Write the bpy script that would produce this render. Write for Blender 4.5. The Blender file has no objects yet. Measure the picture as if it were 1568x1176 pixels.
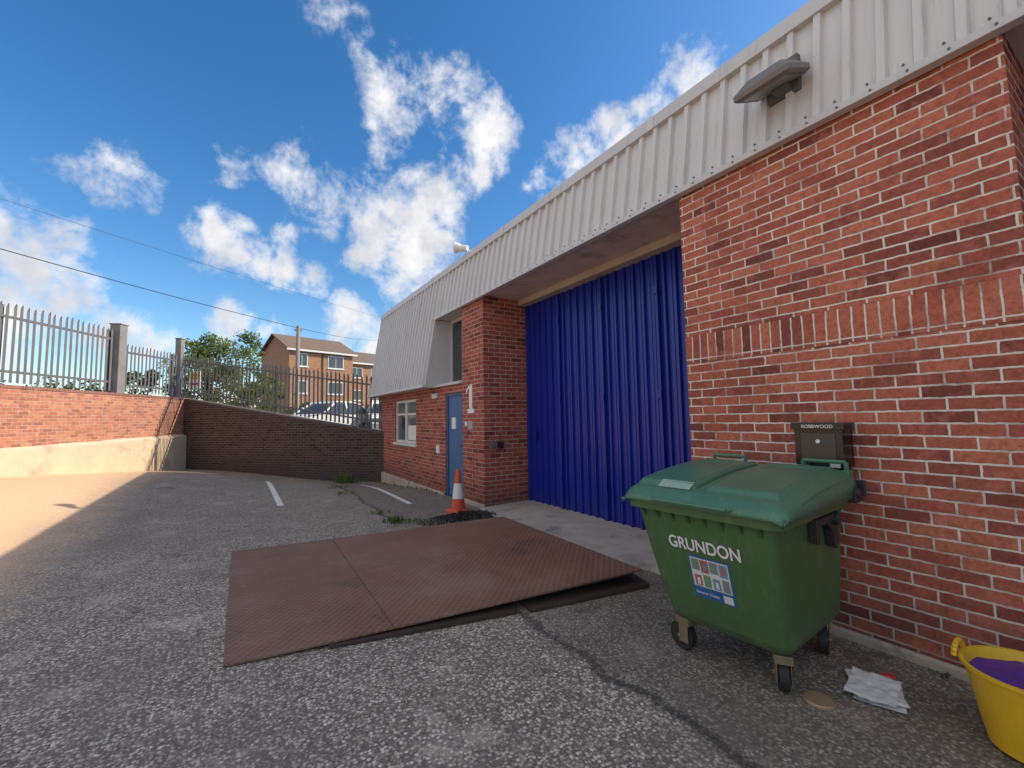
import bpy, bmesh, math, random
import numpy as np
from mathutils import Vector, Matrix, noise as mn
random.seed(7); np.random.seed(7)
sc = bpy.context.scene
rad = math.radians

# ---------------------------------------------------------------- node helpers
class NT:
    def __init__(s, tree):
        s.t = tree; s.n = tree.nodes; s.l = tree.links
    def node(s, typ, **kw):
        n = s.n.new(typ)
        for k, v in kw.items():
            setattr(n, k, v)
        return n
    def put(s, sock, v):
        if isinstance(v, bpy.types.NodeSocket): s.l.new(v, sock)
        elif v is not None: sock.default_value = v
    def math(s, op, a, b=None, c=None, clamp=False):
        n = s.node('ShaderNodeMath', operation=op, use_clamp=clamp)
        s.put(n.inputs[0], a)
        if b is not None: s.put(n.inputs[1], b)
        if c is not None: s.put(n.inputs[2], c)
        return n.outputs[0]
    def vmath(s, op, a, b=None, scale=None):
        n = s.node('ShaderNodeVectorMath', operation=op)
        s.put(n.inputs[0], a)
        if b is not None: s.put(n.inputs[1], b)
        if scale is not None: s.put(n.inputs['Scale'], scale)
        return n.outputs['Value'] if op in ('DISTANCE', 'LENGTH', 'DOT_PRODUCT') else n.outputs[0]
    def noise(s, vec, scale, detail=4, rough=0.55, dist=0.0, color=False):
        n = s.node('ShaderNodeTexNoise')
        s.put(n.inputs['Vector'], vec)
        n.inputs['Scale'].default_value = scale; n.inputs['Detail'].default_value = detail
        n.inputs['Roughness'].default_value = rough; n.inputs['Distortion'].default_value = dist
        return n.outputs['Color'] if color else n.outputs['Fac']
    def ramp(s, fac, stops, interp='LINEAR'):
        n = s.node('ShaderNodeValToRGB'); r = n.color_ramp; r.interpolation = interp
        while len(r.elements) < len(stops): r.elements.new(0.5)
        for e, (p, c) in zip(r.elements, stops):
            e.position = p
            e.color = (c, c, c, 1) if isinstance(c, (int, float)) else (c[0], c[1], c[2], 1)
        s.put(n.inputs[0], fac)
        return n.outputs[0]
    def mix(s, fac, a, b, blend='MIX'):
        n = s.node('ShaderNodeMix', data_type='RGBA', blend_type=blend)
        s.put(n.inputs[0], fac)
        for i, v in ((6, a), (7, b)):
            if isinstance(v, (tuple, list)): v = (v[0], v[1], v[2], 1)
            s.put(n.inputs[i], v)
        return n.outputs[2]
    def maprange(s, v, a, b, c=0.0, d=1.0, smooth=True):
        n = s.node('ShaderNodeMapRange')
        if smooth: n.interpolation_type = 'SMOOTHSTEP'
        s.put(n.inputs[0], v)
        for i, x in enumerate((a, b, c, d)): s.put(n.inputs[i+1], x)
        return n.outputs[0]
    def sep(s, v):
        n = s.node('ShaderNodeSeparateXYZ'); s.put(n.inputs[0], v); return n.outputs
    def comb(s, x, y, z=0.0):
        n = s.node('ShaderNodeCombineXYZ')
        s.put(n.inputs[0], x); s.put(n.inputs[1], y); s.put(n.inputs[2], z); return n.outputs[0]
    def bump(s, h, strength=0.5, dist=0.01):
        n = s.node('ShaderNodeBump'); n.inputs['Strength'].default_value = strength
        n.inputs['Distance'].default_value = dist; s.put(n.inputs['Height'], h); return n.outputs[0]

def newmat(name):
    m = bpy.data.materials.new(name); m.use_nodes = True
    nt = NT(m.node_tree)
    bs = m.node_tree.nodes['Principled BSDF']
    return m, nt, bs
def objco(nt): return nt.node('ShaderNodeTexCoord').outputs['Object']

def simple(name, col, rough=0.6, metal=0.0, var=0.2, scale=6, dirt=None, dirtamt=0.0, bump=0.15, bscale=60, spec=0.5):
    m, nt, bs = newmat(name); co = objco(nt)
    a = tuple(c*(1-var) for c in col); b = tuple(min(1, c*(1+var)) for c in col)
    c = nt.mix(nt.noise(co, scale, 4, 0.6), a, b)
    if dirt:
        f = nt.maprange(nt.noise(co, scale*0.7, 5, 0.7), 0.5, 0.75, 0, dirtamt)
        c = nt.mix(f, c, dirt)
    nt.put(bs.inputs['Base Color'], c)
    bs.inputs['Roughness'].default_value = rough
    bs.inputs['Metallic'].default_value = metal
    bs.inputs['Specular IOR Level'].default_value = spec
    if bump > 0.1: nt.put(bs.inputs['Normal'], nt.bump(nt.noise(co, bscale, 2), bump, 0.004))
    return m

def brickmat(name, tones, mortar, soldier=False, stain=0.35, bw=0.225, rh=0.075, ms=0.0055, dark=0.0, whiten=0.3):
    m, nt, bs = newmat(name); co = objco(nt)
    g = nt.node('ShaderNodeNewGeometry')
    tn = nt.node('ShaderNodeVectorTransform', vector_type='NORMAL', convert_from='WORLD', convert_to='OBJECT')
    nt.put(tn.inputs[0], g.outputs['True Normal'])
    n = nt.sep(tn.outputs[0]); p = nt.sep(co)
    sel = nt.math('GREATER_THAN', nt.math('ABSOLUTE', n[0]), nt.math('ABSOLUTE', n[1]))
    u = nt.math('ADD', nt.math('MULTIPLY', p[1], sel), nt.math('MULTIPLY', p[0], nt.math('SUBTRACT', 1.0, sel)))
    vec = nt.comb(u, p[2], 0.0)
    w = nt.vmath('SCALE', nt.vmath('SUBTRACT', nt.noise(co, 17, 2, color=True), (0.5, 0.5, 0.5)), scale=0.012)
    vec2 = nt.vmath('ADD', vec, w)
    if soldier: bw, rh = 0.076, 0.5
    b = nt.node('ShaderNodeTexBrick'); nt.put(b.inputs['Vector'], vec2)
    b.inputs['Scale'].default_value = 1
    b.inputs['Color1'].default_value = (0, 0, 0, 1); b.inputs['Color2'].default_value = (1, 1, 1, 1)
    b.inputs['Mortar'].default_value = (.5, .5, .5, 1)
    b.inputs['Mortar Size'].default_value = ms; b.inputs['Mortar Smooth'].default_value = 0.35
    b.inputs['Brick Width'].default_value = bw; b.inputs['Row Height'].default_value = rh
    b.offset = 0.0 if soldier else 0.5
    fac = b.outputs['Fac']
    k = len(tones)
    col = nt.ramp(b.outputs['Color'], [(i/(k-1), t) for i, t in enumerate(tones)])
    nz = nt.noise(co, 45, 3, 0.7)
    col = nt.mix(nt.maprange(nz, 0.35, 0.75, 0, 0.5), col, tuple(c*0.55 for c in tones[0]))
    col = nt.mix(nt.maprange(nt.noise(co, 9, 4, 0.7), 0.5, 0.72, 0, 0.6), col, tuple(min(1, c*1.35+0.04) for c in tones[-1]))
    mn_ = nt.noise(co, 2.6, 5, 0.78)
    mcol = nt.mix(mn_, tuple(c*0.5 for c in mortar), tuple(min(1, c*1.25) for c in mortar))
    fvar = nt.math('MULTIPLY', fac, nt.maprange(mn_, 0.32, 0.56, 0.35, 1.0))
    out = nt.mix(fvar, col, mcol)
    big = nt.noise(co, 0.8, 7, 0.75)
    out = nt.mix(nt.maprange(big, 0.53, 0.76, 0, whiten), out, (0.55, 0.40, 0.34))
    out = nt.mix(nt.maprange(big, 0.46, 0.26, 0, stain), out, (0.05, 0.035, 0.03))
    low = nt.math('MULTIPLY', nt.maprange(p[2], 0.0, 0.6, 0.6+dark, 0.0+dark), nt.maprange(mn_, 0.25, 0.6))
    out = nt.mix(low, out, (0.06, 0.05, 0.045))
    nt.put(bs.inputs['Base Color'], out)
    bs.inputs['Roughness'].default_value = 0.86
    bs.inputs['Specular IOR Level'].default_value = 0.25
    hgt = nt.math('SUBTRACT', nt.math('MULTIPLY', nz, 0.35), fac)
    nt.put(bs.inputs['Normal'], nt.bump(hgt, 0.75, 0.007))
    return m

# ---------------------------------------------------------------- mesh helpers
def link(ob, parent=None):
    sc.collection.objects.link(ob)
    if parent: ob.parent = parent
    return ob
def empty(name, loc=(0, 0, 0), rot=0.0):
    e = bpy.data.objects.new(name, None); e.location = loc; e.rotation_euler = (0, 0, rot)
    e.empty_display_size = 0.2
    sc.collection.objects.link(e); return e
def mesh(name, verts, faces, mat, parent=None, smooth=False, matidx=None):
    me = bpy.data.meshes.new(name); me.from_pydata([tuple(v) for v in verts], [], faces)
    for mm in (mat if isinstance(mat, (list, tuple)) else [mat]): me.materials.append(mm)
    if matidx is not None: me.polygons.foreach_set('material_index', matidx)
    if smooth: me.polygons.foreach_set('use_smooth', [True]*len(me.polygons))
    me.update()
    return link(bpy.data.objects.new(name, me), parent)
class MB:
    """accumulates parts into one mesh"""
    def __init__(s): s.v = []; s.f = []; s.m = []
    def add(s, vs, fs, mi=0):
        o = len(s.v); s.v += [tuple(v) for v in vs]; s.f += [tuple(i+o for i in f) for f in fs]; s.m += [mi]*len(fs)
    def box(s, a, b, mi=0, M=None):
        x0, y0, z0 = a; x1, y1, z1 = b
        vs = [(x0,y0,z0),(x1,y0,z0),(x1,y1,z0),(x0,y1,z0),(x0,y0,z1),(x1,y0,z1),(x1,y1,z1),(x0,y1,z1)]
        if M is not None: vs = [tuple(M @ Vector(v)) for v in vs]
        s.add(vs, [(0,3,2,1),(4,5,6,7),(0,1,5,4),(1,2,6,5),(2,3,7,6),(3,0,4,7)], mi)
    def cyl(s, p0, p1, r0, r1=None, n=12, mi=0, caps=True):
        r1 = r0 if r1 is None else r1
        p0 = Vector(p0); p1 = Vector(p1); d = (p1-p0).normalized()
        a = d.orthogonal().normalized(); b = d.cross(a)
        vs = [p0+(a*math.cos(2*math.pi*i/n)+b*math.sin(2*math.pi*i/n))*r0 for i in range(n)]
        vs += [p1+(a*math.cos(2*math.pi*i/n)+b*math.sin(2*math.pi*i/n))*r1 for i in range(n)]
        fs = [(i, (i+1) % n, n+(i+1) % n, n+i) for i in range(n)]
        if caps: fs += [tuple(range(n-1, -1, -1)), tuple(range(n, 2*n))]
        s.add(vs, fs, mi)
    def loft(s, rings, mi=0, cap0=True, cap1=True):
        n = len(rings[0]); vs = [p for r in rings for p in r]; fs = []
        for k in range(len(rings)-1):
            for i in range(n):
                j = (i+1) % n
                fs.append((k*n+i, k*n+j, (k+1)*n+j, (k+1)*n+i))
        if cap0: fs.append(tuple(range(n-1, -1, -1)))
        if cap1: fs.append(tuple((len(rings)-1)*n+i for i in range(n)))
        s.add(vs, fs, mi)
    def out(s, name, mat, parent=None, bevel=0, smooth=False, seg=2):
        ob = mesh(name, s.v, s.f, mat, parent, smooth, s.m)
        bm = bmesh.new(); bm.from_mesh(ob.data); bmesh.ops.recalc_face_normals(bm, faces=bm.faces); bm.to_mesh(ob.data); bm.free()
        if bevel:
            b = ob.modifiers.new('bevel', 'BEVEL'); b.width = bevel; b.segments = seg; b.limit_method = 'ANGLE'; b.angle_limit = rad(35)
        return ob
def boxo(name, a, b, mat, parent=None, bevel=0):
    m = MB(); m.box(a, b); return m.out(name, mat, parent, bevel)
def rrect(cx, cy, hx, hy, r, z, n=5):
    pts = []
    for (sx, sy, a0) in ((1, 1, 0), (-1, 1, 90), (-1, -1, 180), (1, -1, 270)):
        for i in range(n+1):
            a = rad(a0+90*i/n)
            pts.append((cx+sx*(hx-r)+r*math.cos(a), cy+sy*(hy-r)+r*math.sin(a), z))
    return pts
def wire(name, p0, p1, sag, r, mat, parent=None):
    cu = bpy.data.curves.new(name, 'CURVE'); cu.dimensions = '3D'; cu.bevel_depth = r
    sp = cu.splines.new('POLY'); N = 24; sp.points.add(N)
    for i in range(N+1):
        t = i/N; p = Vector(p0).lerp(Vector(p1), t); p.z -= sag*4*t*(1-t)
        sp.points[i].co = (p.x, p.y, p.z, 1)
    cu.materials.append(mat)
    return link(bpy.data.objects.new(name, cu), parent)

# ---------------------------------------------------------------- camera
yaw, pit, roll = rad(32.338), rad(4.421), rad(-0.947)
F = Vector((math.sin(yaw)*math.cos(pit), math.cos(yaw)*math.cos(pit), math.sin(pit)))
R = Vector((math.cos(yaw), -math.sin(yaw), 0)); U = R.cross(F)
R2 = R*math.cos(roll)+U*math.sin(roll); U2 = -R*math.sin(roll)+U*math.cos(roll)
cam = bpy.data.objects.new('camera', bpy.data.cameras.new('camera')); sc.collection.objects.link(cam)
M = Matrix((R2, U2, -F)).transposed().to_4x4(); M.translation = (0, 0, 1.5)
cam.matrix_world = M
cam.data.sensor_width = 36; cam.data.lens = 664.8/1568*36; cam.data.clip_end = 2000; cam.data.clip_start = 0.05
sc.camera = cam

# ---------------------------------------------------------------- light
SUN_AZ, SUN_EL = 113.0, 36.0
to_sun = Vector((math.sin(rad(SUN_AZ))*math.cos(rad(SUN_EL)), math.cos(rad(SUN_AZ))*math.cos(rad(SUN_EL)), math.sin(rad(SUN_EL))))
sl = bpy.data.lights.new('sun', 'SUN'); sl.energy = 5.0; sl.angle = rad(0.5); sl.color = (1.0, 0.87, 0.70)
so = bpy.data.objects.new('sun', sl); so.rotation_euler = to_sun.to_track_quat('Z', 'Y').to_euler(); so.location = (20, -10, 20)
sc.collection.objects.link(so)

wd = bpy.data.worlds.new('World'); sc.world = wd; wd.use_nodes = True
nt = NT(wd.node_tree)
bg = wd.node_tree.nodes['Background']; bg.inputs['Strength'].default_value = 0.15
sky = nt.node('ShaderNodeTexSky', sky_type='NISHITA'); sky.sun_disc = False
sky.sun_elevation = rad(SUN_EL); sky.sun_rotation = rad(SUN_AZ)
sky.air_density = 1.0; sky.dust_density = 0.6; sky.ozone_density = 2.0; sky.altitude = 50
hsv = nt.node('ShaderNodeHueSaturation'); hsv.inputs['Saturation'].default_value = 1.34; hsv.inputs['Value'].default_value = 1.26
nt.put(hsv.inputs['Color'], sky.outputs[0])
d = nt.node('ShaderNodeTexCoord').outputs['Generated']
wv = nt.vmath('SCALE', nt.vmath('SUBTRACT', nt.noise(d, 7, 4, 0.62, color=True), (0.5, 0.5, 0.5)), scale=0.15)
dw = nt.vmath('ADD', d, wv)
blobs = [(16,36.5,3.8,.8),(15,32.5,2.8,.75),(20,39,3.4,.68),(25.5,38.5,3.8,.8),(28.5,35,4.4,1),(27,31,4.0,1),(22.5,27.5,4.8,1),(19,24.5,5.2,1.1),(14,24.5,4.8,1),
 (9,25,4.6,.95),(4.5,27,3.6,.85),(0,27,3.0,.7),(19.5,20.5,4.8,1.05),(22,23,4,.9),(13.5,20.5,3.4,.8),(17.5,17.5,3.2,.8),(22.5,17.5,2.6,.7),
 (-2.6,19.3,3.3,1),(4.2,18.0,3.6,1),(7.4,17.3,3.2,.9),(1,18.5,2.6,.8),
 (-11.5,24,3.4,.66),(-14.0,23.5,2.4,.55),
 (8.0,44,2.4,.42),(10.5,42,2.2,.42),(12.5,40,2.0,.4),
 (-17,13.5,5,1),(-14.5,11.5,3.6,.95),(-20,16,4.4,1),(-10,9,3,.8),(-8,7,2.6,.7),(-18,9,5,.9),
 (42.5,31.6,3.4,.95),(46.5,33,3.2,.9),(51,34.5,3.0,.85),(37.5,28.3,2.4,.8),(56,36,4,.8),(24,8,6,.6),
 (-0.5,10.2,3.0,.9),(3.5,10,2.4,.75),(12,11.2,3.4,.9),(15,9.5,2.8,.85),(19.5,16.3,2.6,.85),
 (-50,28,22,1.2),(-85,22,24,1.2),(-115,45,26,1.2),(-150,25,24,1.2),(175,50,22,1.2),(-55,62,22,1.2),(95,70,20,1.1),(-100,10,22,1.2),(-70,48,20,1.2),(-130,70,22,1.2)]  # large unseen clouds added outside the view to brighten and whiten the shade
mask = None
for az, el, r, a in blobs:
    v = (math.sin(rad(az))*math.cos(rad(el)), math.cos(rad(az))*math.cos(rad(el)), math.sin(rad(el)))
    ch = 2*math.sin(rad(r*1.35)/2)
    k = nt.maprange(nt.vmath('DISTANCE', dw, v), ch, ch*0.1, 0.0, a, smooth=False)
    mask = k if mask is None else nt.math('MAXIMUM', mask, k)
n1 = nt.noise(d, 11, 7, 0.66, 0.2)
dens = nt.math('ADD', nt.math('MULTIPLY', mask, 1.0), nt.math('MULTIPLY', nt.math('SUBTRACT', n1, 0.5), 2.2))
cov = nt.maprange(dens, 0.22, 0.98, 0, 1)
cov = nt.math('MULTIPLY', cov, nt.maprange(mask, 0.02, 0.25))
shade = nt.maprange(nt.math('ADD', nt.noise(nt.vmath('ADD', d, (0.02, -0.01, 0.03)), 8, 5, 0.6), nt.math('MULTIPLY', dens, 0.14)), 0.45, 0.80)
ccol = nt.mix(shade, (7.3, 7.2, 7.1), (4.6, 4.7, 5.0))
final = nt.mix(nt.math('MULTIPLY', cov, 0.96), hsv.outputs[0], ccol)
nt.put(bg.inputs['Color'], final)
sc.view_settings.view_transform = 'Standard'; sc.view_settings.look = 'None'; sc.view_settings.exposure = 0

# ---------------------------------------------------------------- materials
T_RED = [(0.16,0.05,0.042),(0.42,0.12,0.08),(0.54,0.165,0.10),(0.27,0.075,0.06),(0.48,0.13,0.085),(0.58,0.20,0.12),(0.39,0.10,0.07)]
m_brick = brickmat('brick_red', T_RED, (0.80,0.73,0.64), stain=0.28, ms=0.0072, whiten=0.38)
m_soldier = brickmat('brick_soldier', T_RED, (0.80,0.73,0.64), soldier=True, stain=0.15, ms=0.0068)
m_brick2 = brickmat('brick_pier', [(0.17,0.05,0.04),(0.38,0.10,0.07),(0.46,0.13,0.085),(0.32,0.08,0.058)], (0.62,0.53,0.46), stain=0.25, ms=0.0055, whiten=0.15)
m_brickw = brickmat('brick_yard', [(0.34,0.14,0.10),(0.50,0.20,0.13),(0.58,0.27,0.16)], (0.6,0.49,0.38), stain=0.28, whiten=0.3)
m_brickd = brickmat('brick_dark', [(0.04,0.028,0.027),(0.10,0.062,0.055),(0.07,0.046,0.042)], (0.20,0.16,0.135), stain=0.3, dark=0.0, whiten=0.06, ms=0.008)  # darker brick tones for the retaining wall
m_brickh = brickmat('brick_house', [(0.34,0.17,0.10),(0.46,0.24,0.14),(0.40,0.2,0.12)], (0.42,0.34,0.26), stain=0.1)
m_conc = simple('concrete', (0.44,0.38,0.32), 0.9, var=0.3, scale=3, dirt=(0.12,0.10,0.085), dirtamt=0.75, bump=0.5, bscale=40)
m_render = simple('render_plinth', (0.66,0.52,0.36), 0.9, var=0.22, scale=2.5, dirt=(0.24,0.19,0.14), dirtamt=0.6, bump=0.5, bscale=18)
m_soffit = simple('soffit_board', (0.60,0.51,0.44), 0.85, var=0.35, scale=2.5, dirt=(0.2,0.155,0.12), dirtamt=0.6)
def cladmat(name, col, amt):
    m, nt, bs = newmat(name); co = objco(nt); p = nt.sep(co)
    c = nt.mix(nt.noise(co, 1.6, 4, 0.6), tuple(x*0.93 for x in col), tuple(x*1.06 for x in col))
    # rain-washed vertical streaks
    st = nt.noise(nt.comb(nt.math('MULTIPLY', p[0], 3.0), nt.math('MULTIPLY', p[1], 9.0), nt.math('MULTIPLY', p[2], 0.7)), 2.0, 5, 0.7)
    c = nt.mix(nt.maprange(st, 0.52, 0.75, 0, amt), c, tuple(x*0.55 for x in col))
    nt.put(bs.inputs['Base Color'], c); bs.inputs['Roughness'].default_value = 0.42
    return m
m_clad = cladmat('cladding_grey', (0.605,0.60,0.595), 0.5)
m_trim = cladmat('trim_grey', (0.55,0.54,0.53), 0.5)
m_white = simple('white_paint', (0.78,0.78,0.76), 0.5, var=0.06)
m_dark = simple('dark_plastic', (0.025,0.025,0.027), 0.45, var=0.2)
m_black = simple('gloss_black', (0.012,0.012,0.013), 0.22, var=0.2)
m_galv = simple('galvanised', (0.17,0.17,0.172), 0.65, 0.2, var=0.25, scale=5, dirt=(0.10,0.09,0.085), dirtamt=0.4, spec=0.3)
m_galvd = simple('galvanised_dull', (0.15,0.15,0.152), 0.65, 0.2, var=0.2, scale=5, spec=0.3)
m_bdoor = simple('blue_door', (0.06,0.15,0.32), 0.4, var=0.08)
m_frame = simple('frame_white', (0.7,0.71,0.72), 0.4, var=0.05)
m_wood = simple('pole_wood', (0.30,0.27,0.23), 0.85, var=0.2)
m_rooft = simple('roof_tiles', (0.17,0.12,0.09), 0.85, var=0.3, scale=4)
m_roofing = simple('roofing_felt', (0.2,0.2,0.2), 0.8)
def glass(name, col=(0.03,0.035,0.04)):
    m, nt, bs = newmat(name); co = objco(nt)
    nt.put(bs.inputs['Base Color'], nt.mix(nt.noise(co, 2.5, 3), tuple(c*0.5 for c in col), tuple(c*1.8 for c in col)))
    bs.inputs['Roughness'].default_value = 0.06; bs.inputs['Specular IOR Level'].default_value = 0.8
    return m
m_glass = glass('window_glass')

# blue steel loading door
m, nt, bs = newmat('blue_steel'); co = objco(nt); m_bsteel = m
p = nt.sep(co)
c = nt.mix(nt.noise(nt.comb(p[0], nt.math('MULTIPLY', p[1], 6), nt.math('MULTIPLY', p[2], 0.8)), 1.5, 5), (0.007,0.018,0.21), (0.013,0.032,0.36))
c = nt.mix(nt.math('MULTIPLY', nt.maprange(p[2], 0.0, 0.4, 0.65, 0), nt.maprange(nt.noise(co, 12, 5, .7), .4, .65)), c, (0.05,0.045,0.06))
c = nt.mix(nt.maprange(nt.noise(co, 4, 6, .75), .6, .8, 0, .35), c, (0.05,0.06,0.20))
nt.put(bs.inputs['Base Color'], c); bs.inputs['Roughness'].default_value = 0.32
nt.put(bs.inputs['Normal'], nt.bump(nt.noise(co, 3, 2), 0.15, 0.02))

# tarmac
m, nt, bs = newmat('tarmac'); co = objco(nt); m_tar = m
p = nt.sep(co)
vo = nt.node('ShaderNodeTexVoronoi'); nt.put(vo.inputs['Vector'], co); vo.inputs['Scale'].default_value = 58
vcol = nt.sep(vo.outputs['Color'])[0]
vo2 = nt.node('ShaderNodeTexVoronoi'); nt.put(vo2.inputs['Vector'], co); vo2.inputs['Scale'].default_value = 140
v2 = nt.sep(vo2.outputs['Color'])[1]
chips = nt.ramp(vcol, [(0.0,(0.13,0.105,0.086)),(0.3,(0.34,0.28,0.22)),(0.65,(0.60,0.50,0.40)),(0.88,(0.86,0.76,0.63)),(1.0,(0.95,0.88,0.77))])
chips = nt.mix(nt.maprange(vo.outputs['Distance'], 0.34, 0.66), chips, (0.10,0.085,0.072))
fine = nt.ramp(v2, [(0.0,(0.12,0.10,0.083)),(0.6,(0.38,0.32,0.26)),(1.0,(0.72,0.62,0.52))])
col = nt.mix(0.33, chips, fine)
wear = nt.noise(co, 0.55, 6, 0.7, 0.4)
col = nt.mix(nt.maprange(wear, 0.46, 0.64, 0, 0.5), col, (0.20,0.17,0.14))
w2 = nt.noise(co, 1.6, 6, 0.72)
col = nt.mix(nt.maprange(w2, 0.52, 0.70, 0, 0.5), col, (0.62,0.53,0.44))
col = nt.mix(nt.maprange(w2, 0.40, 0.28, 0, 0.5), col, (0.11,0.095,0.08))
edge_n = nt.math('MULTIPLY', nt.math('SUBTRACT', nt.noise(co, 14, 3), 0.5), 0.08)
wob = nt.math('MULTIPLY', nt.math('SUBTRACT', nt.noise(nt.comb(0.0, p[1], 0.0), 1.1, 2), 0.5), 0.5)
xe2 = nt.math('ADD', nt.math('SUBTRACT', p[0], nt.math('ADD', 1.88, wob)), edge_n)
strip = nt.math('MULTIPLY', nt.maprange(xe2, -0.03, 0.12), nt.maprange(p[1], 3.4, 2.9))
col = nt.mix(nt.math('MULTIPLY', strip, 0.5), col, (0.11,0.094,0.078))
crack = nt.math('MULTIPLY', nt.maprange(nt.math('ABSOLUTE', xe2), 0.07, 0.008), nt.maprange(p[1], 3.4, 3.0))
col = nt.mix(nt.math('MULTIPLY', crack, 0.7), col, (0.035,0.031,0.028))
wob2 = nt.math('MULTIPLY', nt.math('SUBTRACT', nt.noise(nt.comb(0.0, p[1], 3.0), 0.8, 3), 0.5), 0.5)
x3 = nt.math('ADD', nt.math('SUBTRACT', p[0], nt.math('ADD', 2.02, wob2)), edge_n)
crack2 = nt.math('MULTIPLY', nt.maprange(nt.math('ABSOLUTE', x3), 0.06, 0.015), nt.math('MULTIPLY', nt.maprange(p[1], 6.0, 6.5), nt.maprange(p[1], 12.5, 11.5)))
col = nt.mix(nt.math('MULTIPLY', crack2, 0.8), col, (0.035,0.035,0.026))
strip2 = nt.math('MULTIPLY', nt.maprange(x3, 0.0, 0.05), nt.maprange(p[1], 5.9, 6.3))
col = nt.mix(nt.math('MULTIPLY', strip2, 0.45), col, (0.12,0.105,0.08))
col = nt.mix(nt.maprange(nt.noise(co, 2.1, 3, 0.5, 0.8), 0.64, 0.72, 0, 0.55), col, (0.075,0.064,0.055))
col = nt.mix(nt.maprange(p[1], 4.5, 8.5, 0, 0.38), col, (0.18,0.157,0.13))
# warm sunlight painted into the ground colour along the boundary side of the yard
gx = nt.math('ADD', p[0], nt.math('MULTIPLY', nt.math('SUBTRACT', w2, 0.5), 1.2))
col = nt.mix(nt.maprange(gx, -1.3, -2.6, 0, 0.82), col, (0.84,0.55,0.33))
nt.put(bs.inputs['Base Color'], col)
bs.inputs['Roughness'].default_value = 0.88; bs.inputs['Specular IOR Level'].default_value = 0.3
h = nt.math('ADD', nt.math('MULTIPLY', nt.math('SUBTRACT', 1.0, vo.outputs['Distance']), 0.6), nt.math('MULTIPLY', vcol, 0.4))
nt.put(bs.inputs['Normal'], nt.bump(h, 0.75, 0.008))

# worn line paint
m, nt, bs = newmat('line_paint'); co = objco(nt); m_line = m
nt.put(bs.inputs['Base Color'], nt.mix(nt.maprange(nt.noise(co, 30, 5, 0.75), 0.48, 0.64), (0.78,0.75,0.70), (0.26,0.23,0.2)))
bs.inputs['Roughness'].default_value = 0.8

# chequer plate steel
m, nt, bs = newmat('chequer_plate'); co = objco(nt); m_plate = m
p = nt.sep(co)
def tread(ang, off):
    mp = nt.node('ShaderNodeMapping'); nt.put(mp.inputs[0], co)
    mp.inputs['Rotation'].default_value = (0, 0, rad(ang)); mp.inputs['Location'].default_value = off
    q = nt.sep(mp.outputs[0]); s = 0.05
    a = nt.math('ABSOLUTE', nt.math('SUBTRACT', nt.math('FRACT', nt.math('DIVIDE', q[0], s)), 0.5))
    b = nt.math('ABSOLUTE', nt.math('SUBTRACT', nt.math('FRACT', nt.math('DIVIDE', q[1], s)), 0.5))
    e = nt.math('ADD', nt.math('POWER', nt.math('DIVIDE', a, 0.40), 2.0), nt.math('POWER', nt.math('DIVIDE', b, 0.12), 2.0))
    return nt.maprange(e, 1.1, 0.5)
tr = nt.math('MAXIMUM', tread(45, (0, 0, 0)), tread(-45, (0.025, 0, 0)))
base = nt.mix(nt.noise(co, 2.2, 6, 0.72), (0.125,0.055,0.034), (0.29,0.145,0.088))
b2 = nt.noise(co, 0.9, 6, 0.7)
base = nt.mix(nt.maprange(b2, 0.47, 0.68, 0, 0.6), base, (0.29,0.20,0.145))
base = nt.mix(nt.maprange(b2, 0.44, 0.32, 0, 0.55), base, (0.065,0.042,0.032))
base = nt.mix(nt.maprange(nt.noise(co, 16, 5, 0.75), 0.56, 0.75, 0, 0.55), base, (0.38,0.25,0.17))
base = nt.mix(nt.math('MULTIPLY', tr, 0.4), base, (0.38,0.25,0.18))
nt.put(bs.inputs['Base Color'], base)
bs.inputs['Metallic'].default_value = 0.1
bs.inputs['Roughness'].default_value = 0.62; bs.inputs['Specular IOR Level'].default_value = 0.35
nt.put(bs.inputs['Normal'], nt.bump(tr, 0.7, 0.004))
m_rust = simple('rusty_steel', (0.07,0.045,0.037), 0.8, 0.2, var=0.4, scale=8)

# ---------------------------------------------------------------- ground sheet
Bp = Vector((-1.49, 17.99)); Ldir = Vector((-0.438, -0.899)); Cp = Vector((3.5, 12.3))
def gh(x, y):
    q = Vector((x, y))-Bp; t = q.dot(Ldir); dl = abs(q.x*Ldir.y-q.y*Ldir.x)
    z = 0.0
    if t > 0:
        s = max(0, 1-dl/5.0); s = s*s*(3-2*s); z += 0.085*min(t, 9)*s
    w = (Cp-Bp).normalized(); q2 = Vector((x, y))-Bp
    dd = abs(q2.x*w.y-q2.y*w.x); tt = q2.dot(w)/(Cp-Bp).length
    if -0.2 < tt < 1.3:
        s = max(0, 1-dd/2.6); s = s*s*(3-2*s); z -= 0.24*s*max(0, min(1, tt*1.4))
    return z
xs = [-400,-200,-100,-50,-25,-15]+[-12+0.4*i for i in range(41)]+[5,6,8,15,30,60,120,250,400]
ys = [-400,-200,-100,-50,-20,-10]+[-6+0.4*i for i in range(66)]+[22,28,40,80,150,250,400,600]
V = []; Fc = []
for y in ys:
    for x in xs: V.append((x, y, gh(x, y)))
nx = len(xs)
for j in range(len(ys)-1):
    for i in range(nx-1):
        a = j*nx+i; Fc.append((a, a+1, a+1+nx, a+nx))
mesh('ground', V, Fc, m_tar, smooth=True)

m_road = simple('street_tarmac', (0.09,0.088,0.085), 0.9, var=0.2, scale=2)
A2 = Bp+Ldir*14
poly = [(A2.x, A2.y), (Bp.x, Bp.y), (Cp.x, Cp.y), (3.7, 12.62), (60, 12.62), (400, 100), (400, 500), (-400, 500), (-400, A2.y)]
zz = 0.80
mesh('street', [(x, y, zz) for x, y in poly], [tuple(range(len(poly)-1, -1, -1))], m_road)

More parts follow.
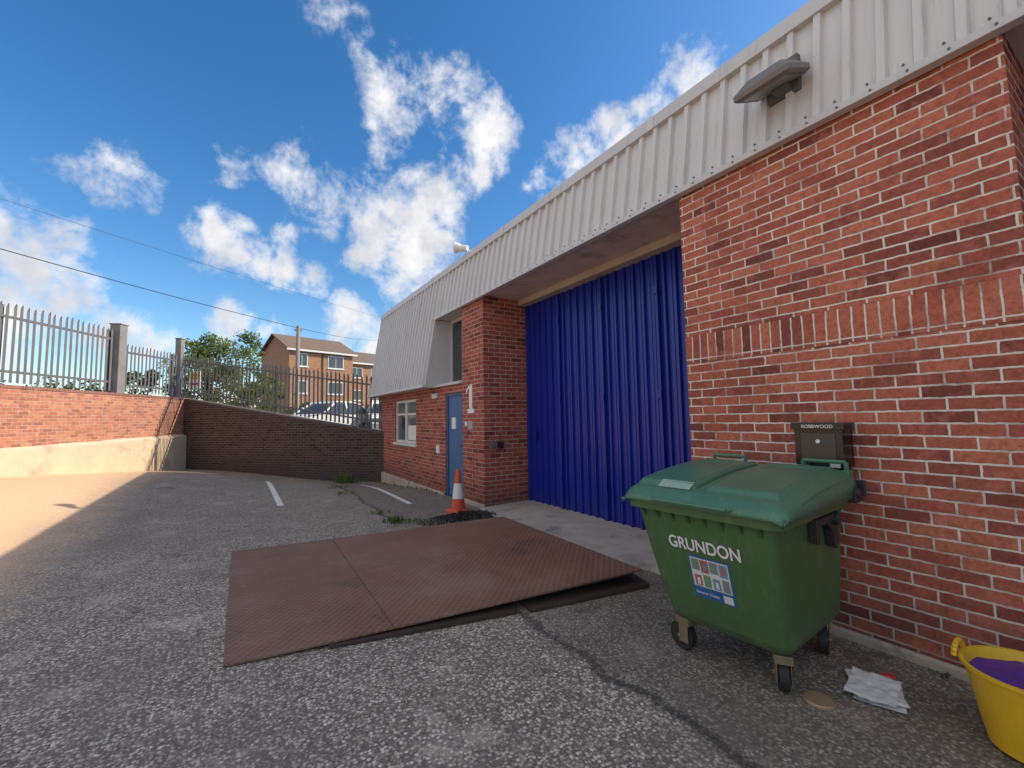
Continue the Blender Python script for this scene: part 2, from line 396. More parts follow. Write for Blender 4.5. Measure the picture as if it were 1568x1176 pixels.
def strip_on_ground(name, x0, y0, x1, y1, w, mat, lift=0.004):
    n = 14; vs = []; fs = []
    d = Vector((x1-x0, y1-y0)).normalized(); nn = Vector((-d.y, d.x))*w/2
    for i in range(n+1):
        t = i/n; x = x0+(x1-x0)*t; y = y0+(y1-y0)*t
        for s in (-1, 1):
            px, py = x+nn.x*s, y+nn.y*s; vs.append((px, py, gh(px, py)+lift+0.002))
    for i in range(n): fs.append((2*i, 2*i+1, 2*i+3, 2*i+2))
    return mesh(name, vs, fs, mat)
strip_on_ground('parking_line', 0.71, 13.1, 0.70, 8.85, 0.10, m_line)
strip_on_ground('parking_line.001', 2.65, 11.3, 2.64, 7.6, 0.09, m_line)

# ---------------------------------------------------------------- industrial unit
unit = empty('industrial_unit')
YE = 12.6
XF = 3.5
CX = lambda z: 3.45+(z-3.54)*0.165      # raking cladding plane
mb = MB(); mb.box((XF, 0.43, -0.3), (4.6, 2.5, 1.97)); mb.box((XF, 0.43, 2.215), (4.6, 2.5, 3.62))
mb.box((XF+0.02, 0.432, 1.97), (4.59, 2.498, 2.215))
mb.out('brick_wall_near', m_brick, unit)
mb = MB(); mb.box((XF-0.003, 0.429, 1.972), (XF+0.02, 2.502, 2.213)); mb.out('soldier_course', m_soldier, unit)
mb = MB(); mb.box((XF, -9, -0.3), (4.6, -4.0, 3.62)); mb.out('brick_wall_end', m_brick, unit)
boxo('blue_door_second', (4.4, -4.0, 0.0), (4.5, 0.43, 3.6), m_bsteel, unit)
mb = MB(); mb.box((XF, 6.42, -0.3), (4.6, 7.24, 3.6)); mb.out('brick_pier', m_brick2, unit)
mb = MB()
mb.box((XF, 7.24, 1.99), (3.8, 8.02, 2.14))
mb.box((XF, 8.02, -0.4), (3.8, 9.70, 2.14))
mb.box((XF, 9.70, -0.4), (3.8, 11.26, 0.92))
mb.box((XF, 9.70, 1.97), (3.8, 11.26, 2.14))
mb.box((XF, 11.26, -0.4), (3.8, YE, 2.14))
mb.box((3.8, YE-0.3, -0.4), (16, YE, 4.3))
mb.out('brick_wall_far', m_brick2, unit)
mb = MB(); mb.box((XF-0.045, 0.30, -0.2), (XF, 2.5, 0.055)); mb.box((XF-0.03, 6.42, -0.2), (XF, 7.24, 0.07)); mb.box((XF-0.05, 8.05, -0.3), (XF, YE, 0.05))
mb.out('concrete_plinth', m_conc, unit, bevel=0.012)
vs = []; fs = []
N = 26
for i in range(N+1):
    y = 2.5+3.92*i/N
    xo = 3.42+0.05*mn.noise(Vector((y*1.5, 3.1, 0)))-(0.08 if 3.0 < y < 6.1 else 0)
    vs += [(xo-0.03, y, -0.02), (xo, y, 0.035), (4.45, y, 0.06)]
for i in range(N):
    a = 3*i; fs += [(a, a+1, a+4, a+3), (a+1, a+2, a+5, a+4)]
mesh('concrete_apron', vs, fs, m_conc, unit)
boxo('soffit', (3.47, -4.0, 3.60), (4.6, 0.43, 3.66), m_soffit, unit)
boxo('soffit_main', (3.47, 2.5, 3.60), (4.6, 6.42, 3.66), m_soffit, unit)
boxo('lintel', (4.22, 2.5, 3.50), (4.4, 6.42, 3.60), m_conc, unit, bevel=0.01)
mb = MB()
for y in (3.48, 4.46, 5.44): mb.box((3.47, y-0.006, 3.592), (4.21, y+0.006, 3.5995))
mb.out('soffit_joints', m_soffit, unit)
def profiled(name, x, y0, y1, z0, z1, per, prof, mat, parent):
    ys_ = []; y = y0
    while y < y1-1e-4:
        for (dy, dx) in prof:
            yy = y+dy*per
            if yy < y1: ys_.append((yy, dx))
        y += per
    ys_.append((y1, 0))
    vs = []; fs = []
    for (yy, dx) in ys_:
        xb = x(z0) if callable(x) else x; xt = x(z1) if callable(x) else x
        vs += [(xb-dx, yy, z0), (xt-dx, yy, z1)]
    for i in range(len(ys_)-1): fs.append((2*i, 2*i+1, 2*i+3, 2*i+2))
    return mesh(name, vs, fs, mat, parent)
profiled('loading_door', 4.40, 2.5, 6.42, 0.055, 3.52, 0.163,
         [(0.0, 0), (0.34, 0.0), (0.40, 0.038), (0.56, 0.038), (0.62, 0.0), (0.84, 0.0), (0.86, 0.009), (0.90, 0.009), (0.92, 0.0)], m_bsteel, unit)
mb = MB()
for y in (2.56, 3.50, 4.48, 5.46, 6.36):
    mb.box((4.345, y-0.022, 0.06), (4.40, y+0.022, 3.49))
for y in (3.47, 4.45, 5.43):
    for z in (0.5, 1.7, 3.0): mb.box((4.33, y+0.0, z), (4.345, y+0.06, z+0.10))
mb.out('door_joints', m_bsteel, unit, bevel=0.004)
boxo('door_handle', (4.325, 6.1, 1.1), (4.36, 6.13, 1.28), m_bsteel, unit, bevel=0.004)

# cladding
profiled('cladding_band', CX, -9.0, 8.41, 3.60, 4.46, 0.185, [(0.0, 0.0), (0.55, 0.0), (0.60, 0.040), (0.84, 0.040), (0.92, 0.0)], m_clad, unit)
profiled('cladding_mansard', CX, 8.41, YE+0.25, 2.20, 4.46, 0.185, [(0.0, 0.0), (0.45, 0.0), (0.47, 0.055), (0.72, 0.055), (0.85, 0.0)], m_clad, unit)
def slab(mb, y0, y1, z0, z1, out0, thick=0.03):
    a0, a1 = CX(z0)-out0, CX(z1)-out0
    vs = [(a0, y0, z0), (a0, y1, z0), (a1, y1, z1), (a1, y0, z1), (a0+thick+out0, y0, z0), (a0+thick+out0, y1, z0), (a1+thick+out0, y1, z1), (a1+thick+out0, y0, z1)]
    mb.add(vs, [(0,1,2,3),(4,7,6,5),(0,4,5,1),(3,2,6,7),(0,3,7,4),(1,5,6,2)])
mb = MB()
slab(mb, -9, YE+0.28, 4.455, 4.60, 0.06, 0.4)
slab(mb, -9, 8.40, 3.545, 3.605, 0.048)
slab(mb, 8.39, YE+0.27, 2.14, 2.205, 0.062)
mb.out('flashings', m_trim, unit, bevel=0.006)
mb = MB()
for y in (-6.2, -3.2, -0.2, 2.8, 5.8, 8.8, 11.8):
    a0 = CX(4.455)-0.064; a1 = CX(4.60)-0.064
    mb.add([(a0, y, 4.45), (a0, y+0.08, 4.45), (a1, y+0.08, 4.604), (a1, y, 4.604)], [(0, 1, 2, 3)])
mb.out('capping_laps', m_clad, unit)
mb = MB()
y = -2.0
while y < 8.3:
    yy = y+0.03
    x = CX(3.575)-0.050
    mb.cyl((x+0.004, yy, 3.575), (x-0.006, yy, 3.575), 0.007, n=8)
    x = CX(3.63); mb.cyl((x+0.004, yy+0.03, 3.66), (x-0.006, yy+0.03, 3.66), 0.007, n=8)
    y += 0.185
mb.out('fixings', m_galvd, unit)
mb = MB()
mb.add([(CX(2.14)-.01, 8.405, 2.14), (CX(3.56)-.01, 8.405, 3.56), (3.86, 8.405, 3.56), (3.86, 8.405, 2.14)], [(0, 1, 2, 3)])
mb.add([(CX(2.14), YE+0.25, 2.14), (CX(4.5), YE+0.25, 4.5), (4.2, YE+0.25, 4.5), (4.2, YE+0.25, 2.14)], [(0, 1, 2, 3)])
mb.add([(CX(2.14), 8.405, 2.142), (CX(2.14), YE+0.25, 2.142), (3.9, YE+0.25, 2.142), (3.9, 8.405, 2.142)], [(0, 1, 2, 3)])
mb.add([(3.46, 7.24, 3.57), (3.46, 8.405, 3.57), (3.9, 8.405, 3.57), (3.9, 7.24, 3.57)], [(0, 1, 2, 3)])
mb.out('cheeks', m_trim, unit)
boxo('stair_glass', (3.82, 7.24, 2.26), (3.84, 8.4, 3.56), m_glass, unit)
mb = MB()
for (a, b) in (((3.79, 7.24, 2.2), (3.83, 8.4, 2.27)), ((3.79, 7.24, 3.5), (3.83, 8.4, 3.565)), ((3.79, 8.34, 2.27), (3.83, 8.4, 3.5)), ((3.79, 7.80, 2.27), (3.83, 7.85, 3.5)), ((3.79, 7.24, 2.27), (3.83, 7.29, 3.5))): mb.box(a, b)
mb.box((3.44, 7.24, 2.145), (3.86, 8.4, 2.195))
mb.out('stair_window_frame', m_trim, unit)
mb = MB(); mb.box((3.55, 7.29, 0.03), (3.59, 7.97, 1.94), 0)
for (a, b) in (((3.52, 7.245, 0.0), (3.6, 7.29, 1.985)), ((3.52, 7.97, 0.0), (3.6, 8.015, 1.985)), ((3.52, 7.29, 1.94), (3.6, 7.97, 1.985))): mb.box(a, b, 1)
mb.box((3.535, 7.63, 1.30), (3.549, 7.80, 1.52), 2)
mb.cyl((3.50, 7.38, 1.0), (3.549, 7.38, 1.0), 0.012, mi=3); mb.cyl((3.505, 7.38, 1.0), (3.505, 7.48, 1.0), 0.01, mi=3)
mb.out('personnel_door', [m_bdoor, simple('door_frame_blue', (0.05,0.12,0.26), 0.4), m_white, m_galv], unit)
boxo('door_reveal', (3.6, 7.24, 0), (3.62, 8.03, 2.0), m_dark, unit)
mb = MB(); mb.box((3.565, 9.72, 0.94), (3.575, 11.24, 1.95), 0)
y0, y1, z0, z1 = 9.70, 11.26, 0.92, 1.97
for (a, b) in (((3.53, y0, z0), (3.58, y1, z0+0.06)), ((3.53, y0, z1-0.06), (3.58, y1, z1)), ((3.53, y0, z0+.06), (3.58, y0+.06, z1-.06)), ((3.53, y1-.06, z0+.06), (3.58, y1, z1-.06)),
               ((3.525, 10.44, z0+.06), (3.58, 10.53, z1-.06)), ((3.54, 9.76, 1.60), (3.58, 10.44, 1.65)), ((3.54, 10.53, 1.60), (3.58, 11.2, 1.65)), ((3.455, y0-.05, z0-.06), (3.57, y1+.05, z0-0.001))): mb.box(a, b, 1)
mb.box((3.555, 9.80, 1.0), (3.5645, 10.40, 1.35), 2); mb.box((3.555, 10.58, 1.25), (3.5645, 10.9, 1.55), 3)
mb.out('office_window', [glass('clear_glass', (0.12,0.13,0.14)), m_frame, m_white, m_dark], unit)
mb = MB(); mb.box((3.47, 8.30, 0.80), (3.50, 8.44, 0.96), 0); mb.box((3.44, 8.42, 1.92), (3.50, 8.60, 2.02), 1)
mb.box((3.485, 6.82, 1.30), (3.5, 7.0, 1.45), 2); mb.box((3.483, 7.04, 1.36), (3.5, 7.12, 1.44), 0)
mb.out('wall_fittings', [m_white, m_frame, simple('grey_sign', (0.35,0.36,0.38), 0.5)], unit, bevel=0.004)
mb = MB(); mb.box((3.62, 6.36, 1.0), (3.71, 6.42, 1.11), 0); mb.box((3.76, 6.36, 0.98), (3.84, 6.42, 1.09), 1)
mb.cyl((3.80, 6.40, 1.09), (3.80, 6.40, 1.22), 0.009, mi=1, n=8)
mb.out('sockets', [m_galvd, m_dark], unit, bevel=0.005)
mb = MB(); mb.box((4.6, -9, -0.3), (16, YE-0.3, 4.3)); mb.box((3.9, -9, 3.66), (4.6, YE-0.31, 4.3)); mb.box((3.86, 7.24, 2.14), (4.6, YE-0.31, 3.66)); mb.box((4.45, 2.5, 0.0), (4.6, 6.42, 3.6)); mb.box((3.82, 7.24, -.3), (4.6, YE-0.31, 2.14))
mb.box((3.72, -9, 4.3), (16, YE+0.2, 4.5))
mb.out('main_volume', m_roofing, unit)
def text(name, s, size, org, X, Yv, mat, parent, ext=0.002, bold=0.0, sx=1):
    cu = bpy.data.curves.new(name, 'FONT'); cu.body = s; cu.size = size; cu.extrude = ext; cu.offset = bold
    cu.align_x = 'CENTER'; cu.align_y = 'CENTER'
    tmp = bpy.data.objects.new(name+'_tmp', cu); sc.collection.objects.link(tmp)
    dg = bpy.context.evaluated_depsgraph_get(); me = bpy.data.meshes.new_from_object(tmp.evaluated_get(dg))
    bpy.data.objects.remove(tmp); me.materials.clear(); me.materials.append(mat)
    X = Vector(X).normalized(); Yv = Vector(Yv).normalized(); Zv = X.cross(Yv)
    Mx = Matrix((X*sx, Yv, Zv)).transposed().to_4x4(); Mx.translation = org
    me.transform(Mx); me.name = name
    return link(bpy.data.objects.new(name, me), parent)
mb = MB()
mb.box((3.486, 6.84, 1.66), (3.4995, 6.94, 2.10)); mb.box((3.487, 6.77, 1.59), (3.4994, 7.01, 1.665))
mb.add([(3.486, 6.90, 2.099), (3.486, 7.05, 1.93), (3.486, 7.05, 2.0), (3.486, 6.94, 2.099)], [(0, 1, 2, 3)])
mb.out('unit_number', m_white, unit)

# floodlight
fl = empty('floodlight')
mb = MB()
cx, cy, cz = 3.30, 1.54, 4.00
Mf = Matrix.Translation((cx, cy, cz)) @ Matrix.Rotation(rad(-24), 4, 'Y')
mb.loft([[tuple(Mf @ Vector(p)) for p in rrect(0, 0, 0.17, 0.18, 0.02, -0.07)], [tuple(Mf @ Vector(p)) for p in rrect(0, 0, 0.19, 0.20, 0.02, -0.055)],
         [tuple(Mf @ Vector(p)) for p in rrect(0, 0, 0.19, 0.20, 0.02, -0.02)], [tuple(Mf @ Vector(p)) for p in rrect(0.03, 0, 0.12, 0.13, 0.03, 0.05)]], 0)
mb.box((0.0, -0.03, 0.0), (0.24, 0.03, 0.03), 1, Mf)
mb.box((-0.14, -0.15, -0.074), (0.14, 0.15, -0.0701), 2, Mf)
mb.box((3.48, 1.42, 3.92), (3.53, 1.64, 4.20), 1); mb.box((3.38, 1.47, 3.93), (3.50, 1.57, 4.03), 1)
mb.out('lamp_body', [simple('lamp_housing', (0.20,0.18,0.16), 0.5, 0.2, dirt=(0.12,0.09,0.07), dirtamt=0.6), m_galvd, simple('lamp_lens', (0.34,0.32,0.29), 0.3, dirt=(0.15,0.14,0.12), dirtamt=.6, scale=20)], fl, bevel=0.004)

# horn loudspeaker on the parapet
hs = empty('horn_loudspeaker')
mb = MB(); a = Vector((3.56, 7.10, 4.67)); dv = Vector((-0.55, 0.55, 0.12)).normalized()
mb.cyl(a, a+dv*0.12, 0.055, 0.06, n=20); mb.cyl(a+dv*0.12, a+dv*0.24, 0.06, 0.11, n=24, caps=False); mb.cyl(a+dv*0.13, a+dv*0.21, 0.02, 0.045, n=16)
mb.cyl((3.60, 7.10, 4.55), (3.58, 7.10, 4.65), 0.013, n=8)
mb.out('horn', simple('horn_white', (0.72,0.71,0.67), 0.5), hs)

# lock box on the wall
pb = empty('post_box')
mb = MB(); mb.box((3.34, 1.26, 1.14), (3.5, 1.55, 1.42), 0); mb.box((3.325, 1.245, 1.385), (3.5, 1.565, 1.43), 0)
mb.box((3.335, 1.30, 1.16), (3.341, 1.51, 1.36), 1); mb.cyl((3.336, 1.40, 1.305), (3.325, 1.40, 1.305), 0.014, n=12, mi=2)
mb.box((3.33, 1.28, 1.135), (3.338, 1.34, 1.165), 2)
mb.box((3.42, 1.28, 1.08), (3.5, 1.5, 1.139), 0)
mb.out('box_body', [m_black, simple('brown_panel', (0.055,0.045,0.036), 0.3), m_frame], pb, bevel=0.008)
text('label', 'ROBBWOOD', 0.032, (3.3235, 1.40, 1.405), (0, -1, 0), (0, 0, 1), m_white, pb, 0.001)

# ---------------------------------------------------------------- boundary walls + fences
def wall_root(name, p0, p1):
    d = p1-p0; return empty(name, (p0.x, p0.y, 0), math.atan2(d.y, d.x)), d.length
lw, L = wall_root('boundary_wall', Bp, A2)
d = (A2-Bp).normalized(); nrm = Vector((-d.y, d.x)); side = -1 if nrm.dot(Vector((0, 0))-Bp) > 0 else 1
def lbox(mb, x0, x1, y0, y1, z0, z1, mi=0):
    a, b = sorted((y0*side, y1*side)); mb.box((x0, a, z0), (x1, b, z1), mi)
mb = MB(); lbox(mb, -0.28, L, 0.0, 0.3, 1.0, 2.26); mb.out('brickwork', m_brickw, lw)
mb = MB(); lbox(mb, -0.28, L, -0.015, 0.31, 2.26, 2.335); mb.out('coping', brickmat('brick_coping', [(0.22,0.10,0.08),(0.36,0.16,0.12)], (0.42,0.36,0.3), soldier=True), lw, bevel=0.01)
n = 40; vs = []; fs = []
for i in range(n+1):
    x = -0.3+(L+0.3)*i/n
    zt = 1.14-0.015*x+0.03*mn.noise(Vector((x*1.3, 0, 0)))
    vs += [(x, -0.17*side, -0.4), (x, (-0.14+0.015*mn.noise(Vector((x*2, 5, 0))))*side, zt-0.08), (x, 0.005*side, zt)]
for i in range(n):
    a = 3*i; fs += [(a, a+1, a+4, a+3), (a+1, a+2, a+5, a+4)]
fs.append((0, 1, 2))
mesh('plinth', vs, fs, m_render, lw)

rw, L2 = wall_root('retaining_wall', Bp, Cp)
vs = [(0,0,-0.6),(L2,0,-0.6),(L2,0,1.09),(0,0,2.26),(0,0.3,-0.6),(L2,0.3,-0.6),(L2,0.3,1.09),(0,0.3,2.26)]
fq = [(0,1,2,3),(4,7,6,5),(3,2,6,7),(0,3,7,4),(1,5,6,2)]
mesh('brickwork', vs, fq, m_brickd, rw)
vs = [(-0.1,-0.02,2.263),(L2,-0.02,1.093),(L2,-0.02,1.15),(-0.1,-0.02,2.33),(-0.1,0.32,2.263),(L2,0.32,1.093),(L2,0.32,1.15),(-0.1,0.32,2.33)]
mesh('coping', vs, fq+[(0, 4, 5, 1)], simple('dark_coping', (0.10,0.075,0.065), 0.9, var=0.4, scale=8), rw)

def palisade(name, p0, p1, zb, zt, mat, y_off, spacing=0.15, postsp=2.75):
    d = p1-p0; L = d.length; ang = math.atan2(d.y, d.x)
    root = empty(name, (p0.x, p0.y, 0), ang)
    mb = MB(); k = int(L/spacing)
    for i in range(k+1):
        x = i*spacing+random.uniform(-.008, .008); t = x/L; b = zb[0]+(zb[1]-zb[0])*t; T = zt[0]+(zt[1]-zt[0])*t+random.uniform(-.02, .02)
        w = 0.034; y = y_off; tilt = random.uniform(-.014, .014)
        sec = [(-w, 0.0), (-w*0.4, -0.014), (0, -0.004), (w*0.4, -0.014), (w, 0.0)]
        vs = []
        for (sx, sy) in sec: vs.append((x+sx, y+sy, b+0.06))
        for (sx, sy) in sec: vs.append((x+sx+tilt, y+sy, T-0.10))
        for (sx, sy) in sec: vs.append((x+sx*0.35+tilt, y+sy-0.01, T-(0.02 if sx else 0.0)))
        fs = []
        for r in (0, 5):
            for q in range(4): fs.append((r+q, r+q+1, r+q+6, r+q+5))
        mb.add(vs, fs)
    for frac, hh in ((0.17, 0.05), (0.83, 0.05)):
        z0 = zb[0]+(zt[0]-zb[0])*frac; z1 = zb[1]+(zt[1]-zb[1])*frac
        vs = []
        for (xx, z) in ((0, z0), (L, z1)):
            vs += [(xx, y_off+0.005, z-hh/2), (xx, y_off+0.05, z-hh/2), (xx, y_off+0.05, z+hh/2), (xx, y_off+0.005, z+hh/2)]
        mb.add(vs, [(0,1,5,4),(1,2,6,5),(2,3,7,6),(3,0,4,7)])
    npst = max(1, int(L/postsp))
    for i in range(1, npst+1):
        x = L*i/(npst+0.0) if i < npst else L-0.05
        t = x/L; b = zb[0]+(zb[1]-zb[0])*t; T = zt[0]+(zt[1]-zt[0])*t
        mb.box((x-0.03, y_off+0.05, b-0.1), (x+0.03, y_off+0.12, T-0.05))
    mb.out('palings', mat, root)
    return root
Lp = lambda t: Bp+Ldir*t
nb = (Vector((0, 0))-Bp); nn = Vector((-Ldir.y, Ldir.x)); nn = -nn if nn.dot(nb) > 0 else nn
cl = nn*0.15
palisade('palisade_fence', Lp(14)+cl, Lp(2.85)+cl, (2.33, 2.33), (3.98, 4.08), m_galv, 0.0)
palisade('palisade_fence.001', Lp(2.5)+cl, Lp(0.25)+cl, (2.33, 2.33), (3.74, 3.80), m_galvd, 0.0, postsp=5)
palisade('palisade_fence.002', Bp+cl, Cp+Vector((0.0, 0.15)), (2.33, 1.15), (3.86, 2.72), m_galvd, 0.02)
for t, z, w in ((2.68, 4.20, 0.13), (0.1, 4.28, 0.09)):
    p = Lp(t)+cl; e = empty('gate_post', (p.x, p.y, 0), math.atan2(Ldir.y, Ldir.x))
    mb = MB(); mb.box((-w, -w, 2.3), (w, w, z)); mb.box((-w-.02, -w-.02, z), (w+.02, w+.02, z+0.03)); mb.out('post', simple('post_grey', (0.24,0.23,0.215), 0.7, 0.1, var=.25, scale=4, dirt=(.12,.1,.09), dirtamt=.5), e, bevel=0.01)
e = empty('fence_sign'); q = Bp+(Cp-Bp)*0.055
ang = math.atan2((Cp-Bp).y, (Cp-Bp).x); e.location = (q.x, q.y-0.02, 0); e.rotation_euler = (0, 0, ang)
mb = MB(); mb.box((-0.24, 0.0, 2.62), (0.24, 0.015, 3.20), 0); mb.box((-0.22, -0.003, 2.93), (0.22, -0.0005, 3.17), 1); mb.box((-0.22, -0.003, 2.74), (0.22, -0.0005, 2.82), 2)
for i in range(4): mb.box((-0.15, -0.005, 2.95+0.045*i), (0.12+0.02*(i % 2), -0.0032, 2.965+0.045*i), 3)
mb.out('panel', [m_white, simple('sign_yellow', (0.75,0.55,0.08), 0.5), simple('sign_red', (0.6,0.05,0.05), 0.5), m_dark], e)

# ---------------------------------------------------------------- steel plates
rp = empty('steel_ramp_plate')
c0, c1, c2, c3 = (-0.03, 3.31), (3.04, 2.72), (3.20, 5.34), (-0.01, 6.1)
def bil(u, v, dz=0):
    x = (1-u)*((1-v)*c0[0]+v*c3[0])+u*((1-v)*c1[0]+v*c2[0])
    y = (1-u)*((1-v)*c0[1]+v*c3[1])+u*((1-v)*c1[1]+v*c2[1])
    z = 0.016+0.14*(u**1.15)*(1-0.25*v)
    return (x, y, z+dz)
us = [0.0, 0.325, 0.66, 1.0]
for i in range(3):
    for j in range(2):
        mb = MB(); n = 6
        u0, u1 = us[i]+(0.0006 if i else 0), us[i+1]-(0.0012 if i < 1 else 0.0005 if i < 2 else 0); v0, v1 = (0, 0.4993) if j == 0 else (0.5007, 1)
        top = [bil(u0+(u1-u0)*a/n, v0+(v1-v0)*b/n, -0.0015*((i+j) % 2)) for b in range(n+1) for a in range(n+1)]
        bot = [(x, y, z-0.012) for x, y, z in top]; N1 = n+1; K = N1*N1; fs = []
        for b in range(n):
            for a in range(n):
                q = b*N1+a; fs += [(q, q+1, q+1+N1, q+N1), (K+q, K+q+N1, K+q+1+N1, K+q+1)]
        for a in range(n):
            fs += [(a, K+a, K+a+1, a+1), (n*N1+a, n*N1+a+1, K+n*N1+a+1, K+n*N1+a), (a*N1, (a+1)*N1, K+(a+1)*N1, K+a*N1), (a*N1+n, K+a*N1+n, K+(a+1)*N1+n, (a+1)*N1+n)]
        mb.add(top+bot, fs); mb.out('plate_%d_%d' % (i, j), m_plate, rp)
mb = MB()
def ubar(u0, v0, u1, v1, h=0.045):
    a = Vector(bil(u0, v0, -0.015)); b = Vector(bil(u1, v1, -0.015))
    d = (b-a); nn_ = Vector((-d.y, d.x, 0)).normalized()*0.03
    vs = [a-nn_, a+nn_, b+nn_, b-nn_]; lo = [Vector((p.x, p.y, max(0.002, p.z-h))) for p in vs]
    mb.add([tuple(p) for p in vs+lo], [(0,1,2,3),(7,6,5,4),(0,4,5,1),(1,5,6,2),(2,6,7,3),(3,7,4,0)])
ubar(0.2, 0.03, 0.98, 0.03, 0.035); ubar(0.2, 0.97, 0.98, 0.97); ubar(0.97, 0.04, 0.97, 0.96); ubar(0.66, 0.04, 0.66, 0.96); ubar(0.325, 0.04, 0.325, 0.96)
mb.out('frame_bars', m_rust, rp)
mb = MB()
mb.add([(0.55,3.17,0.006),(1.85,2.90,0.006),(1.95,3.3,0.012),(0.6,3.6,0.012),(0.55,3.17,0.022),(1.85,2.90,0.030),(1.95,3.3,0.036),(0.6,3.6,0.024)], [(4,5,6,7),(0,4,5,1)[::-1],(1,5,6,2)[::-1],(3,7,4,0)[::-1]])
mb.add([(1.95,2.86,0.006),(3.08,2.68,0.006),(3.2,3.1,0.012),(2.0,3.3,0.012),(1.95,2.86,0.024),(3.08,2.68,0.035),(3.2,3.1,0.05),(2.0,3.3,0.04)], [(4,5,6,7),(0,4,5,1)[::-1],(1,5,6,2)[::-1],(3,7,4,0)[::-1]])
mb.out('lower_plates', m_rust, rp)

# ---------------------------------------------------------------- wheelie bin
rb = rad(5.0); pv = Vector((2.22, 1.07))
wb = empty('wheeled_waste_bin', (pv.x-(pv.x*math.cos(rb)-pv.y*math.sin(rb)), pv.y-(pv.x*math.sin(rb)+pv.y*math.cos(rb)), 0.0), rb)
def binmat(name, a, b, ro=0.42):
    m, nt, bs = newmat(name); co = objco(nt); p = nt.sep(co)
    c = nt.mix(nt.noise(co, 2.5, 5, 0.6), a, b)
    st = nt.noise(nt.comb(nt.math('MULTIPLY', p[0], 9), nt.math('MULTIPLY', p[1], 9), nt.math('MULTIPLY', p[2], 1.2)), 3, 5, 0.7)
    c = nt.mix(nt.maprange(st, 0.50, 0.72, 0, 0.3), c, tuple(min(1, x*1.5+0.03) for x in b))
    c = nt.mix(nt.maprange(nt.noise(co, 9, 6, .75), 0.57, 0.77, 0, 0.3), c, (0.13, 0.15, 0.10))
    c = nt.mix(nt.math('MULTIPLY', nt.maprange(p[2], 0.2, 0.5, 0.5, 0), nt.maprange(nt.noise(co, 6, 5, .7), .4, .7)), c, (0.07,0.08,0.055))
    nt.put(bs.inputs['Base Color'], c); bs.inputs['Roughness'].default_value = ro
    nt.put(bs.inputs['Normal'], nt.bump(nt.noise(co, 5, 2), 0.12, 0.02))
    return m
m_bin = binmat('bin_green', (0.056,0.125,0.042), (0.078,0.16,0.06))
m_lid = binmat('bin_lid_green', (0.058,0.155,0.092), (0.085,0.205,0.13), 0.36)
mb = MB()
prof_b = [(0.20, 2.55, 3.22, 1.27, 1.85, 0.07), (0.215, 2.50, 3.27, 1.23, 1.89, 0.07), (0.26, 2.47, 3.29, 1.21, 1.91, 0.06), (0.45, 2.41, 3.30, 1.20, 1.94, 0.05), (0.70, 2.34, 3.30, 1.185, 1.975, 0.05), (0.93, 2.285, 3.305, 1.17, 2.00, 0.05)]
rings = []
for z, x0, x1, y0, y1, r in prof_b: rings.append(rrect((x0+x1)/2, (y0+y1)/2, (x1-x0)/2, (y1-y0)/2, r, z))
mb.loft(rings, 0)
mb.out('body', m_bin, wb, smooth=False, bevel=0.006)
mb = MB()
def ring(z, gx, r=0.07): return rrect((2.285+3.305)/2, (1.17+2.0)/2, (3.305-2.285)/2+gx, (2.0-1.17)/2+gx, r, z)
mb.loft([ring(0.925, 0.002), ring(0.92, 0.045), ring(0.995, 0.05), ring(1.005, 0.03)], 0)
for k in range(8):
    y = 1.24+k*0.10
    mb.add([(2.31, y-.008, 0.85), (2.243, y-.008, 0.92), (2.31, y-.008, 0.92), (2.31, y+.008, 0.85), (2.243, y+.008, 0.92), (2.31, y+.008, 0.92)], [(0,1,2),(5,4,3),(0,3,4,1),(1,4,5,2),(2,5,3,0)])
for k in range(8):
    x = 2.42+k*0.115
    mb.add([(x-.008, 1.20, 0.85), (x-.008, 1.13, 0.92), (x-.008, 1.20, 0.92), (x+.008, 1.20, 0.85), (x+.008, 1.13, 0.92), (x+.008, 1.20, 0.92)], [(0,1,2),(5,4,3),(0,3,4,1),(1,4,5,2),(2,5,3,0)])
mb.out('rim', m_bin, wb, bevel=0.004)
LX0, LX1, LY0, LY1 = 2.205, 3.37, 1.09, 2.07
def lidz(x, y):
    u = (x-LX0)/(LX1-LX0); v = (y-LY0)/(LY1-LY0)
    z = 1.035+0.10*math.sin(min(1, max(0, u)*1.25+0.05)*math.pi/2)
    e = max(0, min(v, 1-v, 0.5))*2; z -= 0.05*(1-min(1, e*5))**2
    fu = max(0, min(u, 1-u)); z -= 0.045*(1-min(1, fu*10))**2
    def panel(v0, v1, u0, u1):
        m_ = min(v-v0, v1-v, u-u0, u1-u); return max(0, min(1, m_/0.022))
    z += 0.026*max(panel(0.06, 0.47, 0.10, 0.84), panel(0.53, 0.94, 0.10, 0.84))
    z -= 0.014*max(panel(0.14, 0.39, 0.55, 0.76), panel(0.61, 0.86, 0.55, 0.76))
    return z
nxl, nyl = 80, 72; vs = []; fs = []
for j in range(nyl+1):
    for i in range(nxl+1):
        x = LX0+(LX1-LX0)*i/nxl; y = LY0+(LY1-LY0)*j/nyl
        u = abs(i/nxl*2-1); v = abs(j/nyl*2-1); k = max(0, u**8*v**8)*0.05
        xx = x+(0.05 if i < nxl/2 else -0.05)*k*8; yy = y+(0.05 if j < nyl/2 else -0.05)*k*8
        vs.append((xx, yy, lidz(x, y)))
W1 = nxl+1
for j in range(nyl):
    for i in range(nxl): a = j*W1+i; fs.append((a, a+1, a+1+W1, a+W1))
border = [i for i in range(W1)]+[j*W1+nxl for j in range(1, nyl+1)]+[nyl*W1+i for i in range(nxl-1, -1, -1)]+[j*W1 for j in range(nyl-1, 0, -1)]
b0 = len(vs); cxm, cym = (LX0+LX1)/2, (LY0+LY1)/2
